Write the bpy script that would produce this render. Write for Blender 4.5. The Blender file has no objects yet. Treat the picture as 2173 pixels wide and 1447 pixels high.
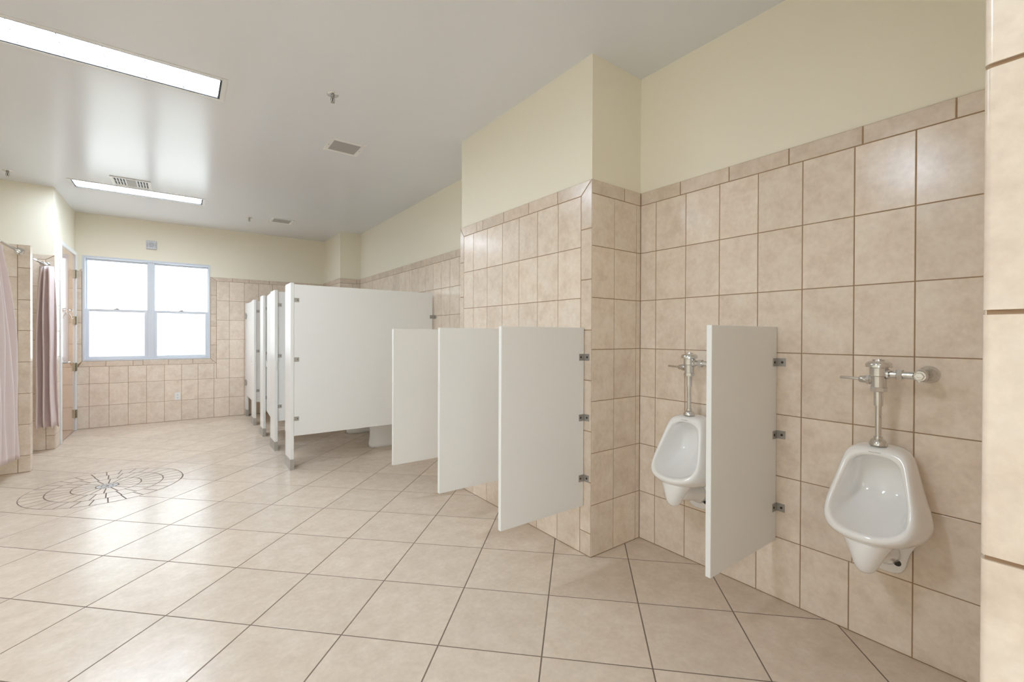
import bpy, bmesh, math, random
from mathutils import Vector, Matrix, Quaternion
random.seed(7)
scn = bpy.context.scene
COL = scn.collection

# ------------------------------------------------------------------ camera
IMG_W, IMG_H = 2173, 1447
FPX, CYOFF = 949.95285, -6.9753
yaw, pitch, roll = -0.63844, -0.00497, 0.0039
cam_data = bpy.data.cameras.new('camera')
cam = bpy.data.objects.new('camera', cam_data); COL.objects.link(cam)
fwd = Vector((math.sin(-yaw)*math.cos(pitch), math.cos(yaw)*math.cos(pitch), math.sin(pitch)))
right = Vector((math.cos(yaw), math.sin(yaw), 0))
up = right.cross(fwd)
Rr = right*math.cos(roll) + up*math.sin(roll)
Ur = up*math.cos(roll) - right*math.sin(roll)
m = Matrix((Rr, Ur, -fwd)).transposed().to_4x4()
m.translation = Vector((0, 0, 1.37))
cam.matrix_world = m
cam_data.sensor_fit = 'HORIZONTAL'; cam_data.sensor_width = 36
cam_data.lens = FPX/IMG_W*36
cam_data.shift_y = CYOFF/IMG_W
cam_data.clip_start = 0.02
scn.camera = cam

# ------------------------------------------------------------------ light levels
LAMP_E = 29.0        # ceiling diffusers
PANE_E = 3.1        # frosted window glass, lit by the day outside
WORLD_E = 1.0
scn.view_settings.view_transform = 'Standard'
scn.view_settings.look = 'None'
scn.view_settings.exposure = 0.62
scn.view_settings.gamma = 1.0
scn.view_settings.use_curve_mapping = False
w = bpy.data.worlds.new('daylight'); scn.world = w; w.use_nodes = True
wn = w.node_tree.nodes; wl = w.node_tree.links
bg = wn['Background']; bg.inputs[1].default_value = WORLD_E
bg.inputs[0].default_value = (0.80, 0.90, 1.0, 1)
scn.cycles.max_bounces = 12
scn.cycles.diffuse_bounces = 9
scn.cycles.glossy_bounces = 5
scn.cycles.sample_clamp_indirect = 6
scn.cycles.use_denoising = True

# ------------------------------------------------------------------ materials
def lin(c):
    c /= 255.0
    return c/12.92 if c <= 0.04045 else ((c+0.055)/1.055)**2.4
def rgb(r, g, b): return (lin(r), lin(g), lin(b), 1)
MATS = {}
def mat(name, col, rough=0.5, metal=0.0, spec=0.5, coat=0.0, bump=0.0, bscale=40, emit=None, noise=0.0, nscale=6, sheen=0, bstretch=None):
    if name in MATS: return MATS[name]
    M = bpy.data.materials.new(name); M.use_nodes = True
    nt = M.node_tree; b = nt.nodes['Principled BSDF']
    b.inputs['Base Color'].default_value = col
    b.inputs['Roughness'].default_value = rough
    b.inputs['Metallic'].default_value = metal
    b.inputs['Specular IOR Level'].default_value = spec
    b.inputs['Coat Weight'].default_value = coat
    b.inputs['Coat Roughness'].default_value = 0.05
    if sheen: b.inputs['Sheen Weight'].default_value = sheen
    if emit:
        b.inputs['Emission Color'].default_value = emit[0]; b.inputs['Emission Strength'].default_value = emit[1]
    tc = nt.nodes.new('ShaderNodeTexCoord')
    if noise:
        n = nt.nodes.new('ShaderNodeTexNoise'); n.inputs['Scale'].default_value = nscale; n.inputs['Detail'].default_value = 4
        nt.links.new(tc.outputs['Object'], n.inputs['Vector'])
        mx = nt.nodes.new('ShaderNodeMix'); mx.data_type = 'RGBA'
        mx.inputs['A'].default_value = tuple(c*(1-noise) for c in col[:3])+(1,)
        mx.inputs['B'].default_value = tuple(min(1, c*(1+noise)) for c in col[:3])+(1,)
        nt.links.new(n.outputs['Fac'], mx.inputs['Factor']); nt.links.new(mx.outputs['Result'], b.inputs['Base Color'])
    if bump:
        n2 = nt.nodes.new('ShaderNodeTexNoise'); n2.inputs['Scale'].default_value = bscale; n2.inputs['Detail'].default_value = 3
        if bstretch:
            mp = nt.nodes.new('ShaderNodeMapping'); mp.inputs['Scale'].default_value = bstretch
            nt.links.new(tc.outputs['Object'], mp.inputs[0]); nt.links.new(mp.outputs[0], n2.inputs['Vector'])
        else: nt.links.new(tc.outputs['Object'], n2.inputs['Vector'])
        bp = nt.nodes.new('ShaderNodeBump'); bp.inputs['Strength'].default_value = bump; bp.inputs['Distance'].default_value = 0.002
        nt.links.new(n2.outputs['Fac'], bp.inputs['Height']); nt.links.new(bp.outputs['Normal'], b.inputs['Normal'])
    MATS[name] = M
    return M

def tile_mat(name, ca, cb, cc, rough, wav=0.25):
    """glazed ceramic: three warm tones clouded together, each tile a little different"""
    M = bpy.data.materials.new(name); M.use_nodes = True
    nt = M.node_tree; N = nt.nodes; L = nt.links; b = N['Principled BSDF']
    b.inputs['Roughness'].default_value = rough
    tc = N.new('ShaderNodeTexCoord'); geo = N.new('ShaderNodeNewGeometry')
    off = N.new('ShaderNodeVectorMath'); off.operation = 'SCALE'; off.inputs['Scale'].default_value = 37.0
    cmb = N.new('ShaderNodeCombineXYZ')
    L.new(geo.outputs['Random Per Island'], cmb.inputs[0]); L.new(geo.outputs['Random Per Island'], cmb.inputs[1])
    L.new(cmb.outputs[0], off.inputs[0])
    add = N.new('ShaderNodeVectorMath'); add.operation = 'ADD'
    L.new(tc.outputs['Object'], add.inputs[0]); L.new(off.outputs[0], add.inputs[1])
    n = N.new('ShaderNodeTexNoise'); n.inputs['Scale'].default_value = 9; n.inputs['Detail'].default_value = 7; n.inputs['Roughness'].default_value = .68
    L.new(add.outputs[0], n.inputs['Vector'])
    r = N.new('ShaderNodeValToRGB'); e = r.color_ramp.elements
    e[0].position = .32; e[0].color = ca; e[1].position = .70; e[1].color = cc
    x = e.new(.5); x.color = cb
    L.new(n.outputs['Fac'], r.inputs[0])
    # fine specks
    n2 = N.new('ShaderNodeTexNoise'); n2.inputs['Scale'].default_value = 42; n2.inputs['Detail'].default_value = 4
    L.new(add.outputs[0], n2.inputs['Vector'])
    mr = N.new('ShaderNodeMapRange'); mr.inputs['From Min'].default_value = .35; mr.inputs['From Max'].default_value = .65
    mr.inputs['To Min'].default_value = .965; mr.inputs['To Max'].default_value = 1.03
    L.new(n2.outputs['Fac'], mr.inputs['Value'])
    mr2 = N.new('ShaderNodeMapRange'); mr2.inputs['To Min'].default_value = .95; mr2.inputs['To Max'].default_value = 1.04
    L.new(geo.outputs['Random Per Island'], mr2.inputs['Value'])
    mu = N.new('ShaderNodeMath'); mu.operation = 'MULTIPLY'; L.new(mr.outputs[0], mu.inputs[0]); L.new(mr2.outputs[0], mu.inputs[1])
    vm = N.new('ShaderNodeVectorMath'); vm.operation = 'SCALE'; L.new(r.outputs[0], vm.inputs[0]); L.new(mu.outputs[0], vm.inputs['Scale'])
    L.new(vm.outputs[0], b.inputs['Base Color'])
    n3 = N.new('ShaderNodeTexNoise'); n3.inputs['Scale'].default_value = 16; n3.inputs['Detail'].default_value = 3
    L.new(tc.outputs['Object'], n3.inputs['Vector'])
    bp = N.new('ShaderNodeBump'); bp.inputs['Strength'].default_value = wav; bp.inputs['Distance'].default_value = .0015
    L.new(n3.outputs['Fac'], bp.inputs['Height']); L.new(bp.outputs['Normal'], b.inputs['Normal'])
    return M

M_WTILE = tile_mat('wall_tile_glaze', rgb(222,205,187), rgb(232,217,200), rgb(238,227,213), .2, .12)
M_TRIM = tile_mat('border_tile_glaze', rgb(209,191,172), rgb(220,204,186), rgb(228,215,199), .2, .12)
M_FTILE = tile_mat('floor_tile_glaze', rgb(205,188,169), rgb(212,196,178), rgb(219,205,189), .22, .35)
M_GROUT = mat('wall_grout', rgb(158,130,102), .9, noise=.1, nscale=30)
M_FGROUT = mat('floor_grout', rgb(120,104,92), .9, noise=.15, nscale=20)
M_PAINT = mat('cream_wall_paint', rgb(241,235,217), .5, spec=.4, bump=.05, bscale=120)
M_CEIL = mat('ceiling_paint', rgb(226,229,234), .2, spec=.38, bump=.1, bscale=2.5, bstretch=(1, 6, 1))
M_PART = mat('white_partition_plastic', rgb(238,238,236), .33, spec=.5, bump=.05, bscale=300)
M_STEEL = mat('brushed_steel', rgb(186,183,178), .38, metal=.75, noise=.08, nscale=30)
M_DSTEEL = mat('dull_steel_bracket', rgb(172,168,163), .42, metal=.55, noise=.1, nscale=25)
M_SCREW = mat('dark_screw', rgb(70,66,62), .4, metal=.8)
M_CHROME = mat('chrome', rgb(222,221,220), .06, metal=1.0)
M_CERAM = mat('white_vitreous_china', rgb(245,244,243), .12, coat=.6)
M_SEAT = mat('white_seat_plastic', rgb(235,234,230), .25)
M_VINYL = mat('white_window_vinyl', rgb(214,220,228), .35)
M_FRAME = mat('white_door_frame_paint', rgb(236,238,238), .3)
M_WOOD = None
M_WHITE = mat('white_enamel', rgb(232,232,230), .35)
M_DARK = mat('recess_shade', rgb(52,52,54), .6)  # near-black colour stands for the shadow inside the lamp recess
M_LOUV = mat('grey_mesh', rgb(178,177,173), .6)
M_SHADOW = mat('slot_shade', rgb(88,90,94), .7)  # dark colour stands for the shade inside register slots and alarm holes
M_SHADOWL = mat('grey_backing', rgb(150,150,148), .7)
M_INK = mat('printed_ink', rgb(70,70,72), .5)
M_BRASS = mat('satin_nickel_hinge', rgb(182,174,156), .35, metal=.8)
M_FABRIC = mat('pink_curtain_fabric', rgb(224,207,204), .75, bump=.25, bscale=60, sheen=.3)
M_DIFF = mat('lamp_diffuser', rgb(250,250,250), .4, emit=((.74, .86, 1.0, 1), LAMP_E))
M_DIFFLINE = mat('lamp_louver_line', rgb(205,205,208), .5)

def wood():
    M = bpy.data.materials.new('varnished_maple'); M.use_nodes = True
    nt = M.node_tree; N = nt.nodes; L = nt.links; b = N['Principled BSDF']
    b.inputs['Roughness'].default_value = .12; b.inputs['Coat Weight'].default_value = .7; b.inputs['Coat Roughness'].default_value = .04
    tc = N.new('ShaderNodeTexCoord'); mp = N.new('ShaderNodeMapping'); mp.inputs['Scale'].default_value = (1, 9, .7)
    n = N.new('ShaderNodeTexNoise'); n.inputs['Scale'].default_value = 2.5; n.inputs['Detail'].default_value = 5
    L.new(tc.outputs['Object'], mp.inputs[0]); L.new(mp.outputs[0], n.inputs['Vector'])
    r = N.new('ShaderNodeValToRGB'); e = r.color_ramp.elements
    e[0].position = .3; e[0].color = rgb(178,132,98); e[1].position = .7; e[1].color = rgb(208,168,134)
    L.new(n.outputs['Fac'], r.inputs[0]); L.new(r.outputs[0], b.inputs['Base Color'])
    return M
M_WOOD = wood()

def frosted():
    M = bpy.data.materials.new('frosted_glass'); M.use_nodes = True
    nt = M.node_tree; N = nt.nodes; L = nt.links
    for x in list(N):
        if x.type != 'OUTPUT_MATERIAL': N.remove(x)
    out = [x for x in N if x.type == 'OUTPUT_MATERIAL'][0]
    em = N.new('ShaderNodeEmission'); em.inputs[0].default_value = (.88, .95, 1.0, 1); em.inputs[1].default_value = PANE_E
    gl = N.new('ShaderNodeBsdfRefraction'); gl.inputs['Color'].default_value = (.95, .98, .98, 1)
    gl.inputs['Roughness'].default_value = .45; gl.inputs['IOR'].default_value = 1.12
    mx = N.new('ShaderNodeMixShader'); mx.inputs[0].default_value = .55
    L.new(em.outputs[0], mx.inputs[1]); L.new(gl.outputs[0], mx.inputs[2]); L.new(mx.outputs[0], out.inputs[0])
    return M
M_PANE = frosted()

# ------------------------------------------------------------------ mesh helpers
def obj(name, bm, m, parent=None, smooth=False, bevel=0, subd=0, kind=None, autos=False):
    bmesh.ops.recalc_face_normals(bm, faces=bm.faces[:])
    me = bpy.data.meshes.new(name)
    if smooth or autos:
        for f in bm.faces: f.smooth = True
    if autos:
        for e in bm.edges:
            if len(e.link_faces) == 2 and e.calc_face_angle(0) > math.radians(38): e.smooth = False
    bm.to_mesh(me); bm.free()
    if isinstance(m, (list, tuple)):
        for k in m: me.materials.append(k)
    else: me.materials.append(m)
    o = bpy.data.objects.new(name, me); COL.objects.link(o)
    if parent: o.parent = parent
    if bevel:
        md = o.modifiers.new('bevel', 'BEVEL'); md.width = bevel; md.segments = 2; md.limit_method = 'ANGLE'
    if subd:
        md = o.modifiers.new('subd', 'SUBSURF'); md.levels = subd; md.render_levels = subd
    if kind: o['kind'] = kind
    return o
def box(bm, x0, x1, y0, y1, z0, z1):
    v = [bm.verts.new((x, y, z)) for x in (x0, x1) for y in (y0, y1) for z in (z0, z1)]
    for q in ((0,1,3,2),(4,6,7,5),(0,4,5,1),(2,3,7,6),(0,2,6,4),(1,5,7,3)): bm.faces.new([v[i] for i in q])
    return bm
def B(*a):
    return box(bmesh.new(), *a)
def frame_axes(d):
    d = Vector(d).normalized(); a = Vector((0,0,1)) if abs(d.z) < .9 else Vector((1,0,0))
    u = d.cross(a).normalized(); return d, u, d.cross(u).normalized()
def lathe(bm, o, d, prof, n=24, cap=True):
    """prof = [(distance along d, radius)]"""
    o = Vector(o); d, u, v = frame_axes(d); rings = []
    for t, r in prof:
        rings.append([bm.verts.new(o + d*t + (u*math.cos(2*math.pi*i/n) + v*math.sin(2*math.pi*i/n))*max(r, 1e-5)) for i in range(n)])
    for a, b in zip(rings, rings[1:]):
        for i in range(n): bm.faces.new((a[i], a[(i+1) % n], b[(i+1) % n], b[i]))
    if cap:
        bm.faces.new(rings[0][::-1]); bm.faces.new(rings[-1])
    return bm
def tube(bm, pts, r, n=12):
    pts = [Vector(p) for p in pts]; rings = []
    for i, p in enumerate(pts):
        d = (pts[min(i+1, len(pts)-1)] - pts[max(i-1, 0)])
        d, u, v = frame_axes(d)
        if rings and u.dot(pu) < 0: u, v = -u, -v
        pu = u
        rings.append([bm.verts.new(p + (u*math.cos(2*math.pi*k/n) + v*math.sin(2*math.pi*k/n))*r) for k in range(n)])
    for a, b in zip(rings, rings[1:]):
        for i in range(n): bm.faces.new((a[i], a[(i+1) % n], b[(i+1) % n], b[i]))
    bm.faces.new(rings[0][::-1]); bm.faces.new(rings[-1]); return bm
def thing(name, label, cat, loc=(0,0,0), group=None):
    o = bpy.data.objects.new(name, None); COL.objects.link(o); o.location = loc; o.empty_display_size = .1
    tag(o, label, cat, group); return o
def tag(o, label, cat, group=None):
    o['label'] = label; o['category'] = cat
    if group: o['group'] = group
    return o
def dup(root, loc, label, group=None):
    r = root.copy(); COL.objects.link(r); r.location = loc; r['label'] = label
    if group: r['group'] = group
    for ch in list(root.children):
        c = ch.copy(); COL.objects.link(c); c.parent = r
        for g in list(ch.children):
            d = g.copy(); COL.objects.link(d); d.parent = c
    return r
def struct(name, bm, m, parent=None, **k):
    o = obj(name, bm, m, parent, **k)
    if parent is None: o['kind'] = 'structure'
    return o

G = .0020; TT = .007        # half grout joint, tile thickness
def quads(bm, O, U, V, Nn, polys, t=TT, bev=.0018, g=G):
    """each polygon (u,v list, counter-clockwise) becomes one bevelled tile standing on the plane"""
    O, U, V, Nn = map(Vector, (O, U, V, Nn))
    for p in polys:
        n = len(p)
        def inset(pts, d):
            out = []
            for i in range(n):
                a, b, c = Vector(pts[i-1]), Vector(pts[i]), Vector(pts[(i+1) % n])
                d1 = (b-a).normalized(); d2 = (c-b).normalized()
                n1 = Vector((-d1.y, d1.x)); n2 = Vector((-d2.y, d2.x))
                k = (n1+n2); q = k/(max(.2, 1+n1.dot(n2))); out.append(b+q*d)
            return out
        area = sum(p[i-1][0]*p[i][1]-p[i][0]*p[i-1][1] for i in range(n))
        if area < 0: p = p[::-1]
        rows = []
        for ins, h in ((g, -t), (g, -bev), (g+bev*.35, -bev*.3), (g+bev, 0)):
            rows.append([bm.verts.new(O + U*q.x + V*q.y + Nn*h) for q in inset(p, ins)])
        for a, b in zip(rows, rows[1:]):
            for i in range(n): bm.faces.new((a[i], a[(i+1) % n], b[(i+1) % n], b[i]))
        bm.faces.new(rows[-1])
    return bm
def rects(us, vs, holes=()):
    out = []
    for a, b in zip(us, us[1:]):
        for c, d in zip(vs, vs[1:]):
            u0, u1, v0, v1 = a, b, c, d; parts = [(u0, u1, v0, v1)]
            for (h0, h1, k0, k1) in holes:
                new = []
                for (p0, p1, q0, q1) in parts:
                    if p1 <= h0+.004 or p0 >= h1-.004 or q1 <= k0+.004 or q0 >= k1-.004: new.append((p0, p1, q0, q1)); continue
                    if p0 < h0-.004: new.append((p0, h0, q0, q1))
                    if p1 > h1+.004: new.append((h1, p1, q0, q1))
                    if q0 < k0-.004: new.append((max(p0, h0), min(p1, h1), q0, k0))
                    if q1 > k1+.004: new.append((max(p0, h0), min(p1, h1), k1, q1))
                parts = new
            for (p0, p1, q0, q1) in parts:
                if p1-p0 > .009 and q1-q0 > .009: out.append([(p0, q0), (p1, q0), (p1, q1), (p0, q1)])
    return out
def R(u0, u1, v0, v1): return [(u0, v0), (u1, v0), (u1, v1), (u0, v1)]
ROW = .32135; TOPZ = 2.2494; TW = .21514
ZR = [0.002] + [TOPZ - k*ROW for k in range(6, -1, -1)]
H = 3.11
XN, XS, YB, XL = 2.507, 2.034, 8.848, -1.19
BK = .009   # painted wall plane lies this far behind the tile face

def facing(parent, O, U, Nn, field, border, urng, zt, grout_holes=()):
    """tile field, border tiles and grout bed as parts of a wall; u runs along U, v is height"""
    V = (0, 0, 1)
    bm = quads(bmesh.new(), O, U, V, Nn, field); obj('tile_field', bm, M_WTILE, parent)
    if border:
        bm = quads(bmesh.new(), O, U, V, Nn, border, bev=.003); obj('border_tile', bm, M_TRIM, parent)
    bm = bmesh.new(); O_, U_, N_ = Vector(O), Vector(U), Vector(Nn)
    for (u0, u1, v0, v1) in grout_holes or [(urng[0], urng[1], 0, zt)]:
        vs = []
        for h in (-BK-.004, -.0017):
            for (a, b) in ((u0, v0), (u1, v0), (u1, v1), (u0, v1)): vs.append(bm.verts.new(O_ + U_*a + Vector((0,0,b)) + N_*h))
        for q in ((0,1,2,3),(4,5,6,7),(0,1,5,4),(1,2,6,5),(2,3,7,6),(3,0,4,7)): bm.faces.new([vs[i] for i in q])
    obj('grout_bed', bm, M_GROUT, parent)

# ------------------------------------------------------------------ room shell
YR = -3.2      # room end behind the camera
floor = struct('floor', B(-2.6, 2.8, YR-.1, 9.1, -.2, -.0009), M_FGROUT)
ang = math.radians(45.0); FS = .45833; FO = Vector((.917, 3.071))
e1 = Vector((math.cos(ang), math.sin(ang))); e2 = Vector((-e1.y, e1.x))
MC = Vector((-.525, 5.41)); MR = .552
polys = []
def cut_circle(p):
    """clip a floor tile to the outside of the medallion circle"""
    n = 10; pts = []
    for i in range(4):
        a, b = Vector(p[i]), Vector(p[(i+1) % 4])
        for k in range(n*2): pts.append(a.lerp(b, k/(n*2)))
    ins = [(q-MC).length < MR for q in pts]
    if not any(ins): return [p]
    if all(ins): return []
    N = len(pts); res = []; start = next(i for i in range(N) if ins[i-1] and not ins[i])
    i = start; segs = []
    cur = []
    for k in range(N):
        j = (start+k) % N
        if not ins[j]: cur.append(pts[j])
        elif cur: segs.append(cur); cur = []
    if cur: segs.append(cur)
    for s in segs:
        a, b = s[-1], s[0]
        a0 = math.atan2(*(a-MC).yx); b0 = math.atan2(*(b-MC).yx)
        d = (b0-a0+math.pi) % (2*math.pi) - math.pi
        arc = [MC + Vector((math.cos(a0+d*t/8), math.sin(a0+d*t/8)))*MR for t in range(9)]
        # keep corners of the straight part only
        keep = [s[0]] + [s[q] for q in range(1, len(s)-1) if abs((s[q]-s[q-1]).cross(s[q+1]-s[q])) > 1e-7] + [s[-1]]
        res.append([tuple(q) for q in keep + arc[0:9]])
    return res
def fan(bm, poly, g, ztop, zbot):
    """flat tile with thin bevel-less edge, for cut pieces"""
    c = Vector((sum(p[0] for p in poly)/len(poly), sum(p[1] for p in poly)/len(poly)))
    top = []
    for p in poly:
        d = c-Vector(p); q = Vector(p) + d.normalized()*g*1.2; top.append(q)
    clean = []
    for q in top:
        if not clean or (q-clean[-1]).length > .002: clean.append(q)
    if (clean[0]-clean[-1]).length < .002: clean.pop()
    if len(clean) < 3: return
    a = [bm.verts.new((q.x, q.y, ztop)) for q in clean]; b = [bm.verts.new((q.x, q.y, zbot)) for q in clean]
    for i in range(len(a)): bm.faces.new((a[i], a[(i+1) % len(a)], b[(i+1) % len(a)], b[i]))
    bm.faces.new(a)
bmf = bmesh.new(); whole = []
for i in range(-30, 31):
    for j in range(-30, 31):
        c = FO + e1*FS*(i+.5) + e2*FS*(j+.5)
        if not (-2.75 < c.x < 2.75 and YR-.3 < c.y < 9.1): continue
        p = [tuple(FO + e1*FS*(i+a) + e2*FS*(j+b)) for a, b in ((0,0),(1,0),(1,1),(0,1))]
        if (c-MC).length > MR+.36: whole.append(p)
        else:
            r = cut_circle(p)
            if len(r) == 1 and len(r[0]) == 4: whole.append(r[0])
            else:
                for q in r: fan(bmf, q, .0031, 0, -.006)
quads(bmf, (0,0,0), (1,0,0), (0,1,0), (0,0,1), whole, t=.006, bev=.0016, g=.0026)
obj('floor_tile', bmf, M_FTILE, floor)
# medallion set into the floor: rings of cut pieces around a small disc
bmm = bmesh.new()
def sector(r0, r1, a0, a1, g=.0045):
    k = max(3, int((a1-a0)*r1/.03)); pts = []
    da0 = g/max(r0, .03); da1 = g/r1
    pts += [(r0+g, a0+da0+(a1-a0-2*da0)*t/k) for t in range(k+1)]
    pts += [(r1-g, a1-da1-(a1-a0-2*da1)*t/k) for t in range(k+1)]
    q = [(MC.x+r*math.cos(a), MC.y+r*math.sin(a)) for r, a in pts]
    top = [bmm.verts.new((x, y, .0003)) for x, y in q]; bot = [bmm.verts.new((x, y, -.004)) for x, y in q]
    for i in range(len(q)): bmm.faces.new((top[i], top[(i+1) % len(q)], bot[(i+1) % len(q)], bot[i]))
    # top as strips, so the concave inner arc stays clean
    for t in range(k): bmm.faces.new((top[t], top[t+1], top[2*k-t], top[2*k+1-t]))
for (r0, r1, n, ph) in ((.078, .238, 16, .0), (.238, .398, 24, .07), (.398, .548, 30, .0)):
    for i in range(n):
        a = 2*math.pi*i/n + ph + random.uniform(-.015, .015)*0
        sector(r0, r1, a, a+2*math.pi/n)
med = obj('medallion', bmm, M_FTILE, floor)
bmm = bmesh.new()
for r0, r1, n in ((.012, .04, 8), (.041, .076, 14)):
    for i in range(n): sector(r0, r1, 2*math.pi*i/n, 2*math.pi*(i+1)/n, .002)
obj('medallion_mosaic', bmm, mat('grey_mosaic', rgb(176,172,168), .3), med)

# ceiling
LAMPS = [(-.381, 3.805), (-.376, 7.168), (-1.15, 1.25), (-.381, -2.6)]  # last two are unseen, added to light the room
bm = bmesh.new(); LHX, LHY = .645-.03, .181-.03
xs = sorted({-2.6, 2.8} | {x+s*LHX for x, y in LAMPS for s in (-1, 1)}); ys = sorted({YR-.1, 9.1} | {y+s*LHY for x, y in LAMPS for s in (-1, 1)})
gv = {(i, j, k): bm.verts.new((x, y, z)) for i, x in enumerate(xs) for j, y in enumerate(ys) for k, z in enumerate((H, H+.15))}
inh = lambda i, j: any(abs((xs[i]+xs[i+1])/2-x) < LHX and abs((ys[j]+ys[j+1])/2-y) < LHY for x, y in LAMPS)
for i in range(len(xs)-1):
    for j in range(len(ys)-1):
        if inh(i, j): continue
        for k in (0, 1): bm.faces.new((gv[i,j,k], gv[i+1,j,k], gv[i+1,j+1,k], gv[i,j+1,k]))
        for (di, dj, a, b) in ((-1, 0, (0,0), (0,1)), (1, 0, (1,0), (1,1)), (0, -1, (0,0), (1,0)), (0, 1, (0,1), (1,1))):
            ii, jj = i+di, j+dj
            if not (0 <= ii < len(xs)-1 and 0 <= jj < len(ys)-1) or inh(ii, jj):
                p, q = (i+a[0], j+a[1]), (i+b[0], j+b[1]); bm.faces.new((gv[p+(0,)], gv[q+(0,)], gv[q+(1,)], gv[p+(1,)]))
ceil = struct('ceiling', bm, M_CEIL)

# right wall behind the urinals and the stalls
wr = struct('wall_right', B(XN+BK, 2.8, -.4, 9.05, 0, H), M_PAINT)
Ys = [1.9203, 1.7988] + [1.7988-TW*k for k in range(1, 8)] + [.105]
fld = rects(sorted(Ys), ZR[1:])
Yb = [y for y in Ys]; Yb[6] = Yb[6]  # bottom course: one joint sits off the grid
b2 = sorted(Ys); b2 = [y+.012 if abs(y-(1.7988-TW*5)) < .01 else y for y in b2]
fld += rects(b2, ZR[:2])
ty = [1.92, 1.6232, 1.3143, 1.0029, .6933, .3861, .105]
brd = [R(b, a, TOPZ, 2.336) for a, b in zip(ty, ty[1:])]
facing(wr, (XN, 0, 0), (0, 1, 0), (-1, 0, 0), fld, brd, (.1, 1.925), 2.334)
# recess behind the stalls
Ys = [3.545] + [4.3717-.2138*k for k in (3, 2, 1, 0)] + [4.3717+.2138*k for k in range(1, 17)]
Ys = [y for y in Ys if y < 7.78] + [7.80]
ty = [3.545] + [4.443+.3057*k for k in range(-2, 11)] + [7.80]
brd = [R(a, b, TOPZ, 2.336) for a, b in zip(ty, ty[1:]) if b-a > .02]
facing(wr, (XN, 0, 0), (0, 1, 0), (-1, 0, 0), rects(Ys, ZR), brd, (3.54, 7.805), 2.334)

# projecting pier carrying the far urinal screens
wm = struct('wall_pier', B(XS+BK, XN+.05, 1.92+BK, 3.53-BK, 0, H), M_PAINT)
Ys = [2.0149, 2.2268] + [2.2268+TW*k for k in range(1, 6)] + [3.4658]
fld = rects(Ys, ZR)
ty = [2.235, 2.546, 2.855, 3.160, 3.254]
brd = [[(1.92, 2.336), (2.0149, TOPZ), (2.235, TOPZ), (2.235, 2.336)]]
brd += [R(a, b, TOPZ, 2.336) for a, b in zip(ty, ty[1:])]
brd += [[(3.254, TOPZ), (3.4658, TOPZ), (3.53, 2.336), (3.254, 2.336)]]
zz = [.002, .145, .462, .777, 1.0926, 1.4055, 1.720, 2.0357]
brd += [R(1.9205, 2.0149, a, b) for a, b in zip(zz, zz[1:])] + [[(1.9205, 2.0357), (2.0149, 2.0357), (2.0149, TOPZ), (1.9205, 2.336)]]
zz = [.002, .165, .474, .783, 1.092, 1.401, 1.710, 2.019]
brd += [R(3.4658, 3.53, a, b) for a, b in zip(zz, zz[1:])] + [[(3.4658, 2.019), (3.53, 2.019), (3.53, 2.336), (3.4658, TOPZ)]]
facing(wm, (XS, 0, 0), (0, 1, 0), (-1, 0, 0), fld, brd, (1.925, 3.527), 2.334)
Xs = [2.0365, 2.2435, 2.4648, 2.507]
facing(wm, (0, 1.92, 0), (1, 0, 0), (0, -1, 0), rects(Xs, ZR), [R(2.0365, 2.341, TOPZ, 2.336), R(2.341, 2.507, TOPZ, 2.336)], (2.037, 2.507), 2.334)

# far column
wc = struct('wall_column', B(2.166+BK, XN+.05, 7.80+BK, YB+.05, 0, H), M_PAINT)
Ys = [7.80+BK*0, 7.98, 8.195, 8.41, 8.625, 8.84]
facing(wc, (2.166, 0, 0), (0, 1, 0), (-1, 0, 0), rects(Ys, ZR), [R(7.80, 8.08, TOPZ, 2.33), R(8.08, 8.39, TOPZ, 2.33), R(8.39, 8.70, TOPZ, 2.33), R(8.70, 8.84, TOPZ, 2.33)], (7.805, 8.845), 2.328)
facing(wc, (0, 7.80, 0), (1, 0, 0), (0, -1, 0), rects([2.168, 2.383, 2.507], ZR), [R(2.168, 2.455, TOPZ, 2.33), R(2.455, 2.507, TOPZ, 2.33)], (2.17, 2.507), 2.328)

# back wall with the window
WX0, WX1, WZ0, WZ1 = -1.128, .400, .974, 2.502
bm = B(XL-.25, WX0, YB+BK, YB+.16, 0, H); box(bm, WX1, 2.8, YB+BK, YB+.16, 0, H)
box(bm, WX0, WX1, YB+BK, YB+.16, 0, WZ0); box(bm, WX0, WX1, YB+BK, YB+.16, WZ1, H)
wb = struct('wall_back', bm, M_PAINT)
Xs = [XL] + [-1.0536+TW*k for k in range(0, 15)] + [2.166]
hole = [(-1.30, .488, .892, 2.60)]
fld = rects(Xs, ZR, hole)
brd = [[(.406, 2.312), (.488, TOPZ), (.712, TOPZ), (.712, 2.312)]]
tx = [.712, .951, 1.261, 1.57, 1.88, 2.166]
brd += [R(a, b, TOPZ, 2.312) for a, b in zip(tx, tx[1:])]
zz = [1.195, 1.504, 1.704, 2.012]
brd += [[(.406, .974), (.488, .892), (.488, 1.195), (.406, 1.195)]] + [R(.406, .488, a, b) for a, b in zip(zz, zz[1:])] + [[(.406, 2.012), (.488, 2.012), (.488, TOPZ), (.406, 2.312)]]
zz = [1.223, 1.527, 1.706, 2.017]
brd += [[(XL+.003, .912), (-1.13, .974), (-1.13, 1.223), (XL+.003, 1.223)]] + [R(XL+.003, -1.13, a, b) for a, b in zip(zz, zz[1:])] + [[(XL+.003, 2.017), (-1.13, 2.017), (-1.13, 2.312), (XL+.003, 2.25)]]
tx = [-.874, -.567, -.451, -.1426, .169]
brd += [[(XL+.02, .892), (-.874, .892), (-.874, .974), (-1.13, .974)]] + [R(a, b, .892, .974) for a, b in zip(tx, tx[1:])] + [[(.169, .892), (.488, .892), (.406, .974), (.169, .974)]]
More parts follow.
